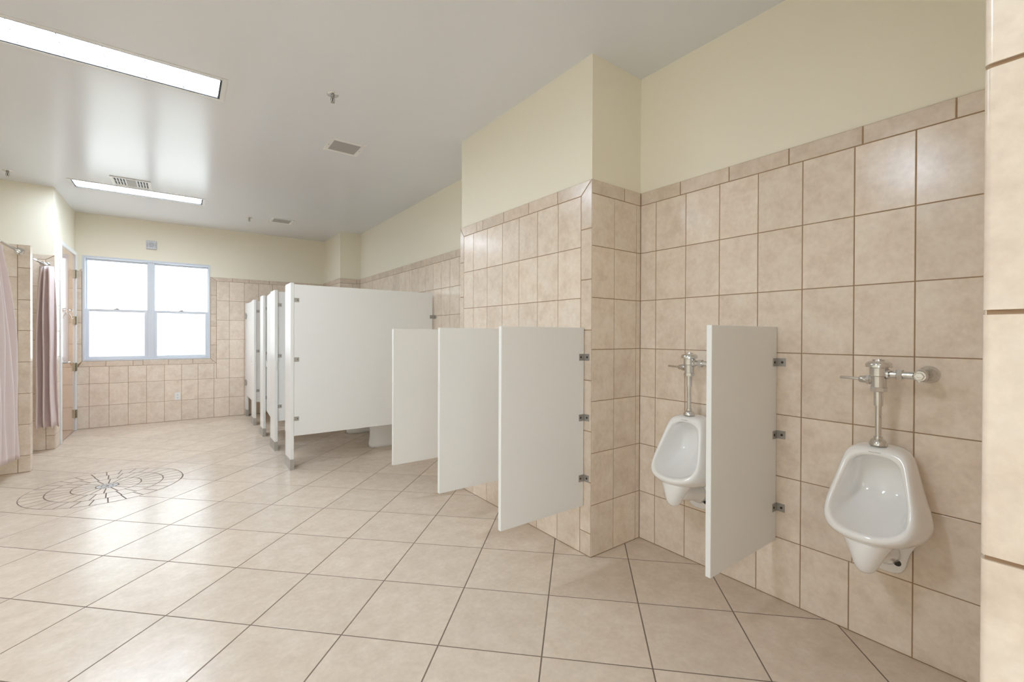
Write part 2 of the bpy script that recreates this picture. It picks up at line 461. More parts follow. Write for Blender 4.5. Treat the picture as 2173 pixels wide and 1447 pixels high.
facing(wb, (0, YB, 0), (1, 0, 0), (0, -1, 0), fld, brd, 0, 0, [(XL, 2.166, 0, .972), (.404, 2.166, .972, 2.31), (XL, -1.128, .972, 2.27)])

# left wall with the wooden door
DY0, DY1, DZ = 7.775, 8.838, 2.535
bm = B(XL-.16, XL-BK, 7.66, DY0, 0, H); box(bm, XL-.16, XL-BK, DY0, DY1, DZ, H); box(bm, XL-.16, XL-BK, DY1, YB+.05, 0, H)
wle = struct('wall_left', bm, M_PAINT)
zz = [.002, .165, .474, .783, 1.092, 1.401, 1.710, 2.019, 2.30]
facing(wle, (XL, 0, 0), (0, 1, 0), (1, 0, 0), [R(7.587, DY0-.003, a, b) for a, b in zip(zz, zz[1:])], [R(7.503, 7.587, a, b) for a, b in zip(zz, zz[1:])], (7.505, DY0-.002), 2.298)

# wall closing the far shower
ws = struct('wall_shower', B(-2.6, XL-BK, 7.5+BK, 7.66, 0, H), M_PAINT)
Xs = [-1.268-TW*k for k in range(5, -1, -1)]
zz2 = [.002] + [2.239-.3145*k for k in range(6, -1, -1)]
brd = [[(-1.268, 2.239), (XL, 2.30), (-1.55, 2.30), (-1.55, 2.239)]] + [R(-1.86, -1.55, 2.239, 2.30), R(-2.17, -1.86, 2.239, 2.30), R(-2.35, -2.17, 2.239, 2.30)]
brd += [R(-1.268, XL-.0005, a, b) for a, b in zip(zz[:7], zz[1:8])] + [[(-1.268, 2.019), (XL-.0005, 2.019), (XL-.0005, 2.295), (-1.268, 2.239)]]
facing(ws, (0, 7.5, 0), (1, 0, 0), (0, -1, 0), rects(Xs, zz2), brd, (-2.36, XL-.005), 2.298)

# low tiled divider between two showers, and the one nearer the camera
def divider(name, y0, y1):
    d = struct(name, B(-2.5, XL-BK, y0+BK, y1-BK, 0, 2.235), M_GROUT)
    Xs = [-1.277-TW*k for k in range(5, -1, -1)]
    zn = [.002, .165, .472, .779, 1.090, 1.401, 1.703, 2.018, 2.243]
    zw = [.002, .0265+.316*1-.001, .66, .975, 1.291, 1.607, 1.923, 2.243]
    facing(d, (0, y0, 0), (1, 0, 0), (0, -1, 0), rects(Xs, zw), [R(-1.277, XL-.001, a, b) for a, b in zip(zn, zn[1:])], (-2.36, XL-.006), 2.240)
    facing(d, (XL, 0, 0), (0, 1, 0), (1, 0, 0), [R(y0+.001, y1-.001, a, b) for a, b in zip(zn, zn[1:])], None, (y0+.004, y1-.004), 2.240)
    facing(d, (0, y1, 0), (1, 0, 0), (0, 1, 0), rects(Xs, zw), [R(-1.277, XL-.001, a, b) for a, b in zip(zn, zn[1:])], (-2.36, XL-.006), 2.240)
    bm = quads(bmesh.new(), (0, 0, 2.2435), (1, 0, 0), (0, 1, 0), (0, 0, 1), [R(a, b, y0+.001, y1-.001) for a, b in ((-2.3, -1.99), (-1.99, -1.68), (-1.68, -1.37), (-1.37, XL))])
    obj('cap_tile', bm, M_TRIM, d)
divider('wall_divider', 6.41, 6.498)

# outer shell out of view
bm = B(-2.6, -2.42, -.35, 7.66, 0, H); box(bm, -2.6, -2.42, YR, -2.90, 0, H); box(bm, -2.6, -2.42, -2.90, -.35, 0, 1.0); box(bm, -2.6, -2.42, -2.90, -.35, 2.5, H)
struct('wall_outer', bm, M_PAINT)
struct('wall_rear', B(-2.6, .99, YR-.1, YR, 0, H), M_PAINT)

# near wall end beside the camera
wn_ = struct('wall_near', B(.85+BK, 2.75, YR, .105-BK, 0, H), M_PAINT)
zz = [.002, .115, .4365, .7595, 1.081, 1.4028, 1.7245, 2.046, 2.3675, 2.689, 3.0105, H]
def bull(bm, y_end, zs):
    """upright course of edge tiles whose outer arris is rounded"""
    r = .008; y0 = -.11
    for a, b in zip(zs, zs[1:]):
        a += .0032; b -= .0032
        pr = [(.85+.008, y0), (.85, y0)] + [(.85+r-r*math.cos(t*math.pi/12), y_end-r+r*math.sin(t*math.pi/12)) for t in range(7)] + [(.868, y_end), (.868, y_end-.01)]
        lo = [bm.verts.new((x, y, a)) for x, y in pr]; hi = [bm.verts.new((x, y, b)) for x, y in pr]
        n = len(pr)
        for i in range(n): bm.faces.new((lo[i], lo[(i+1) % n], hi[(i+1) % n], hi[i]))
        bm.faces.new(lo[::-1]); bm.faces.new(hi)
bm = bmesh.new(); bull(bm, .105, zz); obj('border_tile', bm, M_TRIM, wn_, autos=True)
obj('grout_bed', B(.854, .87, -2.9, .101, 0, H-.002), M_GROUT, wn_)
bm = quads(bmesh.new(), (.85, 0, 0), (0, 1, 0), (-1, 0, 0), (0, 0, 0) and [] or [], ) if False else quads(bmesh.new(), (.85, 0, 0), (0, 1, 0), (0, 0, 1), (-1, 0, 0), rects([-.11-TW*k for k in range(13, -1, -1)], ZR+[2.57, 2.89]))
obj('tile_field', bm, M_WTILE, wn_)
facing(wn_, (0, .105, 0), (1, 0, 0), (0, 1, 0), rects([.87, 1.085, 1.30, 1.515, 1.73, 1.945, 2.16, 2.375, 2.505], ZR), [R(a, a+.31, TOPZ, 2.336) for a in (.87, 1.18, 1.49, 1.80)]+[R(2.11, 2.505, TOPZ, 2.336)], (.875, 2.505), 2.334)

# ------------------------------------------------------------------ window
win = obj('window_1', B(WX0, WX1, YB+.11, YB+.13, WZ0, WZ1), M_VINYL)
# a frame with an opening, not a slab
bpy.data.meshes.remove(win.data)
def ring(bm, x0, x1, z0, z1, w_, y0, y1):
    if not isinstance(w_, tuple): w_ = (w_,)*4      # left, right, bottom, top
    box(bm, x0, x0+w_[0], y0, y1, z0, z1); box(bm, x1-w_[1], x1, y0, y1, z0, z1)
    box(bm, x0+w_[0], x1-w_[1], y0, y1, z0, z0+w_[2]); box(bm, x0+w_[0], x1-w_[1], y0, y1, z1-w_[3], z1); return bm
bm = ring(bmesh.new(), WX0, WX1, WZ0, WZ1, (.03, .022, .03, .03), YB+.004, YB+.13)
box(bm, -.395, -.318, YB+.03, YB+.13, WZ0+.03, WZ1-.03)
win = struct('window_1', bm, M_VINYL, bevel=.003)
for (a, b) in ((-1.098, -.395), (-.318, .378)):
    up_ = obj('upper_sash', ring(bmesh.new(), a, b, 1.725, 2.472, (.02, .012, .012, .028) if a < -1 else (.008, .012, .012, .028), YB+.075, YB+.11), M_VINYL, win, bevel=.003)
    lo_ = obj('lower_sash', ring(bmesh.new(), a, b, 1.004, 1.735, (.04, .04, .034, .038) if a < -1 else (.034, .042, .034, .038), YB+.04, YB+.073), M_VINYL, win, bevel=.003)
    obj('pane', B(a+.01, b-.01, YB+.088, YB+.094, 1.73, 2.46), M_PANE, up_)
    obj('pane', B(a+.03, b-.03, YB+.052, YB+.058, 1.02, 1.71), M_PANE, lo_)
    lk = bmesh.new(); xm = (a+b)/2-.01
    box(lk, xm-.03, xm+.03, YB+.036, YB+.06, 1.735, 1.742); box(lk, xm-.012, xm+.02, YB+.03, YB+.055, 1.742, 1.752)
    obj('sash_lock', lk, M_LOUV, lo_, bevel=.002)

# unseen window added in the left wall behind the camera, as fill light
bm = bmesh.new()
for a, b, c, d in ((-2.90, -2.86, 1.0, 2.5), (-.39, -.35, 1.0, 2.5), (-1.65, -1.60, 1.04, 2.46), (-2.86, -.39, 1.0, 1.04), (-2.86, -.39, 2.46, 2.5)): box(bm, -2.50, -2.43, a, b, c, d)
fill_win = struct('fill_window', bm, M_VINYL, bevel=.003)
for a, b in ((-2.86, -1.65), (-1.60, -.39)): obj('pane', B(-2.47, -2.464, a, b, 1.04, 2.46), M_PANE, fill_win)

# the yard beyond the frosted glass
struct('ground_outside', B(-14, 14, 9.15, 40, -.3, -.1), mat('lawn', rgb(150,176,128), .9, noise=.15, nscale=2))
struct('wall_neighbour', B(-12, 12, 17, 17.4, -.1, 2.75), mat('peach_stucco', rgb(236,206,184), .9, noise=.04, nscale=1))
sun_d = bpy.data.lights.new('sun', 'SUN'); sun_d.energy = 2.2; sun_d.angle = .01; sun_d.color = (1, .96, .9)
sun = bpy.data.objects.new('sun', sun_d); COL.objects.link(sun); sun.location = (0, 0, 12)
sun.rotation_euler = Vector((-.25, -.6, .75)).to_track_quat('Z', 'Y').to_euler()

# ------------------------------------------------------------------ wooden door
bm = bmesh.new()
box(bm, XL-.13, XL+.012, DY0, DY0+.065, 0, DZ); box(bm, XL-.13, XL+.012, DY1-.035, DY1, 0, DZ); box(bm, XL-.13, XL+.012, DY0+.065, DY1-.035, DZ-.05, DZ)
door = struct('door_1', bm, M_FRAME, bevel=.004)
leaf = obj('door_leaf', B(XL-.05, XL-.008, DY0+.068, DY1-.040, .008, DZ-.053), M_WOOD, door, bevel=.002)
for zc in (2.218, 1.56, .90, .2355):
    bm = B(XL-.010, XL+.004, DY1-.085, DY1-.041, zc-.055, zc+.055); box(bm, XL+.010, XL+.016, DY1-.038, DY1-.006, zc-.055, zc+.055)
    lathe(bm, (XL+.012, DY1-.040, zc-.058), (0,0,1), [(0,.008),(.116,.008)], 10)
    obj('hinge', bm, M_BRASS, door)
hz = 1.005; hy = DY0+.068+.065
bm = lathe(bmesh.new(), (XL-.008, hy, hz), (1,0,0), [(0,.034),(.008,.034),(.012,.028),(.014,.012),(.05,.011)], 20)
tube(bm, [(XL+.045, hy, hz), (XL+.05, hy+.02, hz), (XL+.05, hy+.12, hz)], .010, 12)
obj('lever_handle', bm, M_STEEL, leaf, smooth=False, autos=True)
bm = B(XL-.008, XL-.003, 8.24, 8.30, 1.64, 1.71)
for s in (-1, 1):
    tube(bm, [(XL-.004, 8.27+s*.012, 1.69), (XL+.03, 8.27+s*.02, 1.68), (XL+.045, 8.27+s*.028, 1.66), (XL+.04, 8.27+s*.03, 1.70)], .005, 8)
tube(bm, [(XL-.004, 8.27, 1.66), (XL+.03, 8.27, 1.60), (XL+.035, 8.27, 1.57), (XL+.055, 8.27, 1.585)], .005, 8)
obj('coat_hook', bm, M_CHROME, leaf, autos=True)

# ------------------------------------------------------------------ ceiling lamps
def lamp(label, x, y, group='recessed ceiling lights'):
    """long recessed fixture, 1.29 x 0.36 m"""
    t = thing('ceiling_light', label, 'ceiling light', (x, y, H), group)
    hx, hy = .645, .181
    bm = ring2(bmesh.new(), hx, hy, .028, -.005, 0); obj('trim_frame', bm, M_CEILW, t, bevel=.001)
    bm = ring2(bmesh.new(), hx-.031, hy-.031, .0105, -.002, .06); box(bm, -hx+.031, hx-.031, -hy+.031, hy-.031, .058, .06); obj('housing', bm, M_DARK, t)
    obj('diffuser', B(-hx+.042, hx-.042, -hy+.042, hy-.042, .016, .019), M_DIFF, t)
    bm = bmesh.new()
    for k in range(1, 6):
        xx = -hx+.042 + (2*hx-.084)*k/6; box(bm, xx-.0022, xx+.0022, -hy+.042, hy-.042, .010, .0155)
    box(bm, -hx+.042, hx-.042, -.002, .002, .0102, .0153)
    obj('louver', bm, M_DIFFLINE, t)
    return t
def ring2(bm, hx, hy, w_, z0, z1):
    box(bm, -hx, -hx+w_, -hy, hy, z0, z1); box(bm, hx-w_, hx, -hy, hy, z0, z1)
    box(bm, -hx+w_, hx-w_, -hy, -hy+w_, z0, z1); box(bm, -hx+w_, hx-w_, hy-w_, hy, z0, z1); return bm
M_CEILW = mat('lamp_trim_enamel', rgb(222,222,220), .4)
L1 = lamp('nearer long ceiling light, cut off by the left picture edge', -.381, 3.805)
dup(L1, (-.376, 7.168, H), 'long ceiling light by the supply register, near the window wall')
dup(L1, (-1.15, 1.25, H), 'added fill light in the ceiling, out of view to the left of the camera')  # extra unseen fixture, added to brighten the urinal niche
dup(L1, (-.381, -2.6, H), 'added fill light in the ceiling, out of view at the rear end of the washroom')  # extra unseen fixture, added for more light from behind

# ------------------------------------------------------------------ vents
def grille(label, x, y, hx, hy, ox, oy):
    t = thing('exhaust_grille', label, 'vent', (x, y, H), 'exhaust grilles')
    bm = ring2(bmesh.new(), hx, hy, .038, -.008, 0)
    obj('flange', bm, M_WHITE, t, bevel=.002)
    for s in (-1, 1): obj('screw', lathe(bmesh.new(), (s*(hx-.018), 0, -.008), (0,0,-1), [(0,.004),(.0015,.003)], 8), M_SCREW, t)
    bm = B(-hx+.038, hx-.038, -hy+.038, hy-.038, -.002, 0); obj('backing', bm, M_SHADOWL, t)
    bm = bmesh.new(); nx = 28; ny = 22
    for i in range(nx+1):
        xx = -hx+.038+(2*hx-.076)*i/nx; box(bm, xx-.0028, xx+.0028, -hy+.038, hy-.038, -.006, -.003)
    for i in range(ny+1):
        yy = -hy+.038+(2*hy-.076)*i/ny; box(bm, -hx+.038, hx-.038, yy-.0028, yy+.0028, -.0062, -.0032)
    obj('mesh_screen', bm, M_LOUV, t)
    return t
g = grille('square exhaust grille in the ceiling, the larger one nearer the camera', 1.225, 4.268, .156, .152, 0, 0)
dup(g, (1.25, 7.61, H), 'small exhaust grille in the ceiling above the far stalls')
t = thing('supply_register', 'white air supply register with slotted sides beside the far ceiling light', 'vent', (-.445, 6.762, H))
hx, hy = .178, .178
obj('flange', ring2(bmesh.new(), hx, hy, .026, -.009, 0), M_WHITE, t, bevel=.002)
obj('backing', B(-hx+.026, hx-.026, -hy+.026, hy-.026, -.003, 0), M_WHITE, t)
for s in (-1, 1):
    bm = bmesh.new(); b2m = bmesh.new()
    for k in range(4):
        xc = s*(.062+.026*k)
        for y0, y1 in ((-.12, -.01), (.01, .12)):
            box(b2m, xc-.007, xc+.007, y0, y1, -.0045, -.003)
            box(bm, xc-.009, xc-.005, y0, y1, -.012, -.0045)
    sl = obj('slot_bank', b2m, M_SHADOW, t); obj('louver', bm, M_WHITE, sl)
obj('centre_damper', B(-.042, .042, -.13, .13, -.006, -.003), M_LOUV, t)

# ------------------------------------------------------------------ sprinklers
def sprinkler(label, x, y):
    t = thing('sprinkler_head', label, 'sprinkler', (x, y, H), 'fire sprinkler heads')
    obj('escutcheon', lathe(bmesh.new(), (0,0,0), (0,0,-1), [(0,.040),(.004,.038),(.008,.026),(.006,.016)], 28), M_CHROME, t, autos=True)
    bm = lathe(bmesh.new(), (0,0,-.006), (0,0,-1), [(0,.013),(.014,.013),(.015,.009),(.02,.009)], 16)
    for s in (-1, 1): tube(bm, [(s*.008, 0, -.024), (s*.014, 0, -.034), (s*.012, 0, -.046), (s*.003, 0, -.054)], .0026, 8)
    obj('yoke', bm, M_DSTEEL, t, autos=True)
    obj('glass_bulb', lathe(bmesh.new(), (0,0,-.026), (0,0,-1), [(0,.002),(.004,.003),(.02,.003),(.026,.0015)], 10), M_SCREW, t, autos=True)
    obj('deflector', lathe(bmesh.new(), (0,0,-.054), (0,0,-1), [(0,.006),(.001,.015),(.003,.015),(.004,.004)], 18), M_DSTEEL, t, autos=True)
    return t
s0 = sprinkler('sprinkler head in mid ceiling, nearest of the three, above the exhaust grille', .890, 3.392)
dup(s0, (-1.478, 7.063, H), 'sprinkler head at the left, over the shower')
dup(s0, (.832, 7.706, H), 'sprinkler head beside the small far exhaust grille')

# ------------------------------------------------------------------ alarm and outlet on the back wall
t = thing('alarm_sounder', 'white square alarm sounder on the cream wall above the window', 'alarm', (-.350, YB+BK, 2.738))
obj('housing', B(-.064, .064, -.035, 0, -.064, .064), mat('alarm_grey_white', rgb(205,206,212), .4), t, bevel=.006)
bm = bmesh.new()
for k in range(10):
    a = 2*math.pi*k/10; lathe(bm, (.030*math.cos(a), -.035, .030*math.sin(a)), (0,-1,0), [(0,.005),(.001,.005)], 8)
for k in range(6):
    a = 2*math.pi*k/6; lathe(bm, (.014*math.cos(a), -.035, .014*math.sin(a)), (0,-1,0), [(0,.0045),(.001,.0045)], 8)
obj('sound_hole', bm, M_SHADOW, t)
for s in (-1, 1):
    bm = bmesh.new()
    for dz in (.022, 0, -.015, -.028): box(bm, s*.050-.003, s*.050+.003, -.0365, -.035, dz-.004, dz+.004)
    obj('side_mark', bm, M_INK, t)
t = thing('wall_outlet', 'white electrical outlet on the tiles below the window', 'outlet', (-.028, YB, .3885))
obj('cover_plate', B(-.036, .036, -.006, 0, -.060, .060), M_WHITE, t, bevel=.002)
for s in (-1, 1):
    bm = bmesh.new(); hb = bmesh.new()
    box(bm, -.017, .017, -.008, -.005, s*.022-.014, s*.022+.014)
    for dx in (-.006, .006): box(hb, dx-.0015, dx+.0015, -.0085, -.0078, s*.022-.004, s*.022+.007)
    lathe(hb, (0, -.0078, s*.022-.009), (0,-1,0), [(0,.003),(.0006,.003)], 8)
    rf = obj('receptacle_face', bm, M_WHITE, t, bevel=.001); obj('slot', hb, M_INK, rf)

# ------------------------------------------------------------------ shower rods and curtains
def rod(label, y0, y1):
    t = thing('shower_curtain_rod', label, 'curtain rod', (-1.262, y1, 2.175))
    obj('bar', tube(bmesh.new(), [(0, y0-y1, 0), (0, -.004, 0)], .0135, 16), M_CHROME, t, smooth=True)
    obj('wall_flange', lathe(bmesh.new(), (0,-.0005,0), (0,-1,0), [(0,.036),(.004,.036),(.010,.028),(.013,.02),(.03,.019)], 24), M_CHROME, t, autos=True)
    return t
rod('chrome rod of the nearer shower, fixed to the low tiled divider', 5.0, 6.41)
rod('chrome rod of the far shower, fixed to the wall near the wooden door', 6.499, 7.5)
def lerpt(tab, z):
    for (a, va), (b, vb) in zip(tab, tab[1:]):
        if (a-z)*(b-z) <= 0: return va + (vb-va)*(z-a)/(b-a)
    return tab[-1][1] if abs(z-tab[-1][0]) < abs(z-tab[0][0]) else tab[0][1]
def curtain(name, label, fn, ns, nz, parent_rod=None):
    bm = bmesh.new(); g = []
    for j in range(nz+1):
        g.append([bm.verts.new(fn(i/ns, j/nz)) for i in range(ns+1)])
    for j in range(nz):
        for i in range(ns): bm.faces.new((g[j][i], g[j][i+1], g[j+1][i+1], g[j+1][i]))
    o = obj(name, bm, M_FABRIC, smooth=True)
    md = o.modifiers.new('solid', 'SOLIDIFY'); md.thickness = .003; md.offset = 0
    tag(o, label, 'shower curtain', 'shower curtains'); return o
edge = [(2.12, 5.74), (2.0, 5.822), (1.826, 5.94), (1.579, 6.08), (1.314, 6.20), (.947, 6.28), (.5, 6.33), (.15, 6.375)]
def c1(s, t):
    z = 2.140 + (.15+.14*(1-s)-2.140)*t
    ye = lerpt(edge, z); ys = 5.10; y = ys + (ye-ys)*s
    amp = .028*(1-.45*t)
    x = -1.262 + amp*math.sin(s*2*math.pi*6.3 + .8*math.sin(2.2*t)) + .010*math.sin(s*19+t*6)
    return (x, y + .012*math.sin(s*40)*t*(1-s), z + .006*math.sin(s*17))
cu1 = curtain('shower_curtain', 'pale pink shower curtain at the left picture edge, spreading out toward its hem', c1, 150, 40)
def c2(s, t):
    z = 2.146 + (.285-2.146)*t
    x0 = lerpt([(2.2, -1.300), (1.95, -1.325), (1.0, -1.345), (.2, -1.350)], z); x1 = lerpt([(2.2, -1.185), (1.95, -1.168), (1.0, -1.155), (.2, -1.140)], z)
    am = .045 + .03*min(1, t*3)
    ph = s*2*math.pi*3.4 + .5*math.sin(t*3.0) + .4
    x = x0 + (x1-x0)*s + .012*math.sin(2*ph) + .004*math.sin(t*9+s*5)
    y = 7.375 + am*math.sin(ph) + .03*(1-t)*math.sin(s*7)
    return (x, y, z + .008*math.sin(s*23))
cu2 = curtain('shower_curtain', 'mauve pink shower curtain bunched in pleats beside the wooden door', c2, 150, 30)

for c, ys in ((cu1, [5.14+.083*k for k in range(8)]), (cu2, [7.30+.028*k for k in range(6)])):
    for y in ys:
        obj('curtain_ring', tube(bmesh.new(), [(-1.262+.021*math.cos(a*math.pi/8), y, 2.171+.024*math.sin(a*math.pi/8)) for a in range(17)], .0018, 6), M_CHROME, c, smooth=True)
# ------------------------------------------------------------------ urinal screens
def bracket(x, y, z, dx, sy, parent, one=False):
    """angle bracket: one leg on the wall (plane x), one on the panel; sy = side of the panel"""
    bm = B(x-.003, x, min(y, y+sy*.042), max(y, y+sy*.042), z-.021, z+.021)
    box(bm, x-.047, x, min(y, y+sy*.003), max(y, y+sy*.003), z-.021, z+.021)
    o = obj('bracket', bm, M_DSTEEL, parent, bevel=.001)
    obj('screw', lathe(bmesh.new(), (x-.003, y+sy*.026, z), (-1,0,0), [(0,.006),(.002,.006),(.003,.003)], 12), M_SCREW, o)
    obj('screw', lathe(bmesh.new(), (x-.034, y+sy*.003, z), (0,sy,0), [(0,.006),(.002,.006),(.003,.003)], 12), M_SCREW, o)
def screen(label, xw, y, wd):
    """panel standing out from the wall at xw, its camera-side face at y"""
    t = thing('urinal_screen', label, 'urinal screen', (xw, y, 0), 'urinal screens')
    obj('panel', B(-wd, -.004, 0, .025, .306, 1.42), M_PART, t, bevel=.0025)
    for z in (1.2365, .860, .482): bracket(0, 0, z, 0, -1, t)
    return t
sc = screen('white urinal screen between the two urinals', XN, 1.052, .637)
s2 = dup(sc, (XS, 1.979, 0), 'white urinal screen beside the pier corner, nearest of the three on the pier')
s3 = dup(sc, (XS, 2.694, 0), 'middle one of the three white urinal screens on the pier')
s4 = dup(sc, (XS, 3.505, 0), 'farthest of the three white urinal screens on the pier, before the stall')
# ------------------------------------------------------------------ urinals
def urinal(label, y):
    t = thing('urinal', label, 'urinal', (XN, y, 0), 'wall hung urinals')
    def P3(a, z, p): return (-p, a, z)
    N_ = 11
    wall_ = [(0,.908,0),(.055,.908,0),(.095,.893,0),(.118,.835,0),(.136,.77,0),(.153,.71,0),(.172,.655,0),(.188,.603,0),(.176,.548,0),(.115,.500,0),(0,.488,0)]
    mid_ = [(0,.913,.07),(.056,.911,.07),(.098,.895,.075),(.117,.84,.09),(.131,.78,.11),(.147,.72,.13),(.164,.665,.145),(.176,.608,.155),(.164,.556,.18),(.10,.520,.225),(0,.510,.25)]
    ro1 = [(0,.908,.140),(.06,.906,.142),(.100,.893,.148),(.116,.858,.160),(.126,.80,.185),(.142,.73,.213),(.156,.67,.238),(.158,.62,.262),(.140,.578,.297),(.082,.552,.326),(0,.545,.336)]
    ro2 = [(0,.896,.160),(.055,.894,.162),(.090,.882,.168),(.104,.850,.180),(.115,.795,.204),(.130,.73,.231),(.143,.672,.256),(.144,.627,.282),(.125,.592,.312),(.072,.574,.338),(0,.570,.345)]
    ri1 = [(0,.874,.165),(.048,.868,.167),(.078,.850,.174),(.090,.820,.187),(.103,.77,.210),(.117,.72,.233),(.128,.672,.257),(.128,.636,.281),(.109,.607,.309),(.062,.591,.330),(0,.587,.336)]
    ri2 = [(0,.872,.148),(.046,.866,.148),(.077,.846,.154),(.089,.814,.166),(.101,.765,.188),(.114,.715,.210),(.124,.668,.234),(.123,.632,.256),(.103,.602,.284),(.058,.587,.306),(0,.582,.313)]
    bo1 = [(0,.872,.10),(.046,.866,.10),(.080,.838,.085),(.091,.80,.070),(.099,.75,.072),(.108,.70,.085),(.113,.655,.115),(.103,.625,.175),(.086,.602,.22),(.048,.592,.255),(0,.588,.262)]
    bo2 = [(0,.845,.050),(.038,.84,.048),(.074,.815,.042),(.081,.78,.040),(.086,.735,.042),(.090,.695,.050),(.088,.665,.075),(.078,.64,.11),(.052,.622,.14),(.03,.612,.165),(0,.608,.175)]
    bo3 = [(0,.76,.045),(.015,.758,.045),(.03,.745,.043),(.032,.73,.043),(.034,.71,.044),(.034,.69,.048),(.034,.685,.056),(.030,.67,.066),(.02,.66,.076),(.01,.655,.082),(0,.652,.085)]
    bm = bmesh.new(); rows = []
    for L_ in (wall_, mid_, ro1, ro2, ri1, ri2, bo1, bo2, bo3):
        loop = [P3(*q) for q in L_] + [P3(-q[0], q[1], q[2]) for q in L_[-2:0:-1]]
        rows.append([bm.verts.new(q) for q in loop])
    n = len(rows[0])
    for a, b in zip(rows, rows[1:]):
        for i in range(n): bm.faces.new((a[i], a[(i+1) % n], b[(i+1) % n], b[i]))
    bm.faces.new(rows[-1]); bm.faces.new(rows[0][::-1])
    obj('bowl', bm, M_CERAM, t, smooth=True, subd=2)
    # trap: tapered lobe under the lip
    bm = bmesh.new(); rr = []
    for (z, hw, p0, p1) in ((.562,.104,.12,.320),(.535,.086,.15,.322),(.505,.066,.18,.322),(.475,.053,.20,.322),(.445,.042,.218,.316),(.424,.030,.235,.304),(.414,.014,.256,.284)):
        c = (p0+p1)/2; hp = (p1-p0)/2
        rr.append([bm.verts.new(P3(hw*math.cos(2*math.pi*i/16), z, c+hp*math.sin(2*math.pi*i/16))) for i in range(16)])
    for a, b in zip(rr, rr[1:]):
        for i in range(16): bm.faces.new((a[i], a[(i+1) % 16], b[(i+1) % 16], b[i]))
    bm.faces.new(rr[0]); bm.faces.new(rr[-1])
    obj('trap', bm, M_CERAM, t, smooth=True, subd=1)
    # foot plate against the wall and the passage joining it to the trap
    out = [(0,.56),(.12,.56),(.13,.53),(.108,.49),(.088,.455),(.078,.42),(.073,.385),(.060,.352),(.035,.340),(0,.338)]
    loop = out + [(-a, z) for a, z in out[-2:0:-1]]
    bm = bmesh.new(); rr = []
    for p, k in ((0, 1.0), (.012, 1.0), (.020, .95), (.022, .8)):
        rr.append([bm.verts.new(P3(a*k, .45+(z-.45)*k, p)) for a, z in loop])
    for a, b in zip(rr, rr[1:]):
        for i in range(len(loop)): bm.faces.new((a[i], a[(i+1) % len(loop)], b[(i+1) % len(loop)], b[i]))
    bm.faces.new(rr[-1]); bm.faces.new(rr[0][::-1])
    obj('foot_plate', bm, M_CERAM, t, smooth=True, subd=1)
    bm = lathe(bmesh.new(), P3(0, .432, .012), (-1, 0, .25), [(0,.058),(.03,.052),(.07,.046),(.13,.046),(.2,.045),(.24,.04)], 20)
    obj('drain_passage', bm, M_CERAM, t, smooth=True)
    for s in (-1, 1):
        bm = lathe(bmesh.new(), P3(s*.044, .395, .019), (-1,0,0), [(0,.0135),(.003,.0135),(.004,.010),(.004,.007),(.009,.007),(.010,.004)], 18)
        obj('bolt', bm, M_SCREW, t, autos=True)
    # maker's lettering under the top edge
    cu = bpy.data.curves.new('lettering', 'FONT'); cu.body = 'American Standard'; cu.size = .0052; cu.align_x = 'CENTER'; cu.extrude = .0002
    tx = bpy.data.objects.new('lettering', cu); COL.objects.link(tx); tx.parent = t
    tx.location = P3(0, .8845, .1690)
    nrm = Vector((-1, 0, .12)).normalized(); xx = Vector((0, -1, 0)); yy = nrm.cross(xx)
    tx.rotation_euler = Matrix((xx, yy, nrm)).transposed().to_euler()
    bpy.context.view_layer.update()
    me = bpy.data.meshes.new_from_object(tx, depsgraph=bpy.context.evaluated_depsgraph_get())
    mw = tx.matrix_basis.copy(); bpy.data.objects.remove(tx)
    me.materials.clear(); me.materials.append(M_INK)
    tx = bpy.data.objects.new('lettering', me); COL.objects.link(tx); tx.parent = t; tx.matrix_basis = mw
    return t
u1 = urinal('white wall urinal at the right, between the screen and the near wall end', .598)
dup(u1, (XN, 1.478, 0), 'white wall urinal half hidden behind the screen, beside the tiled pier')

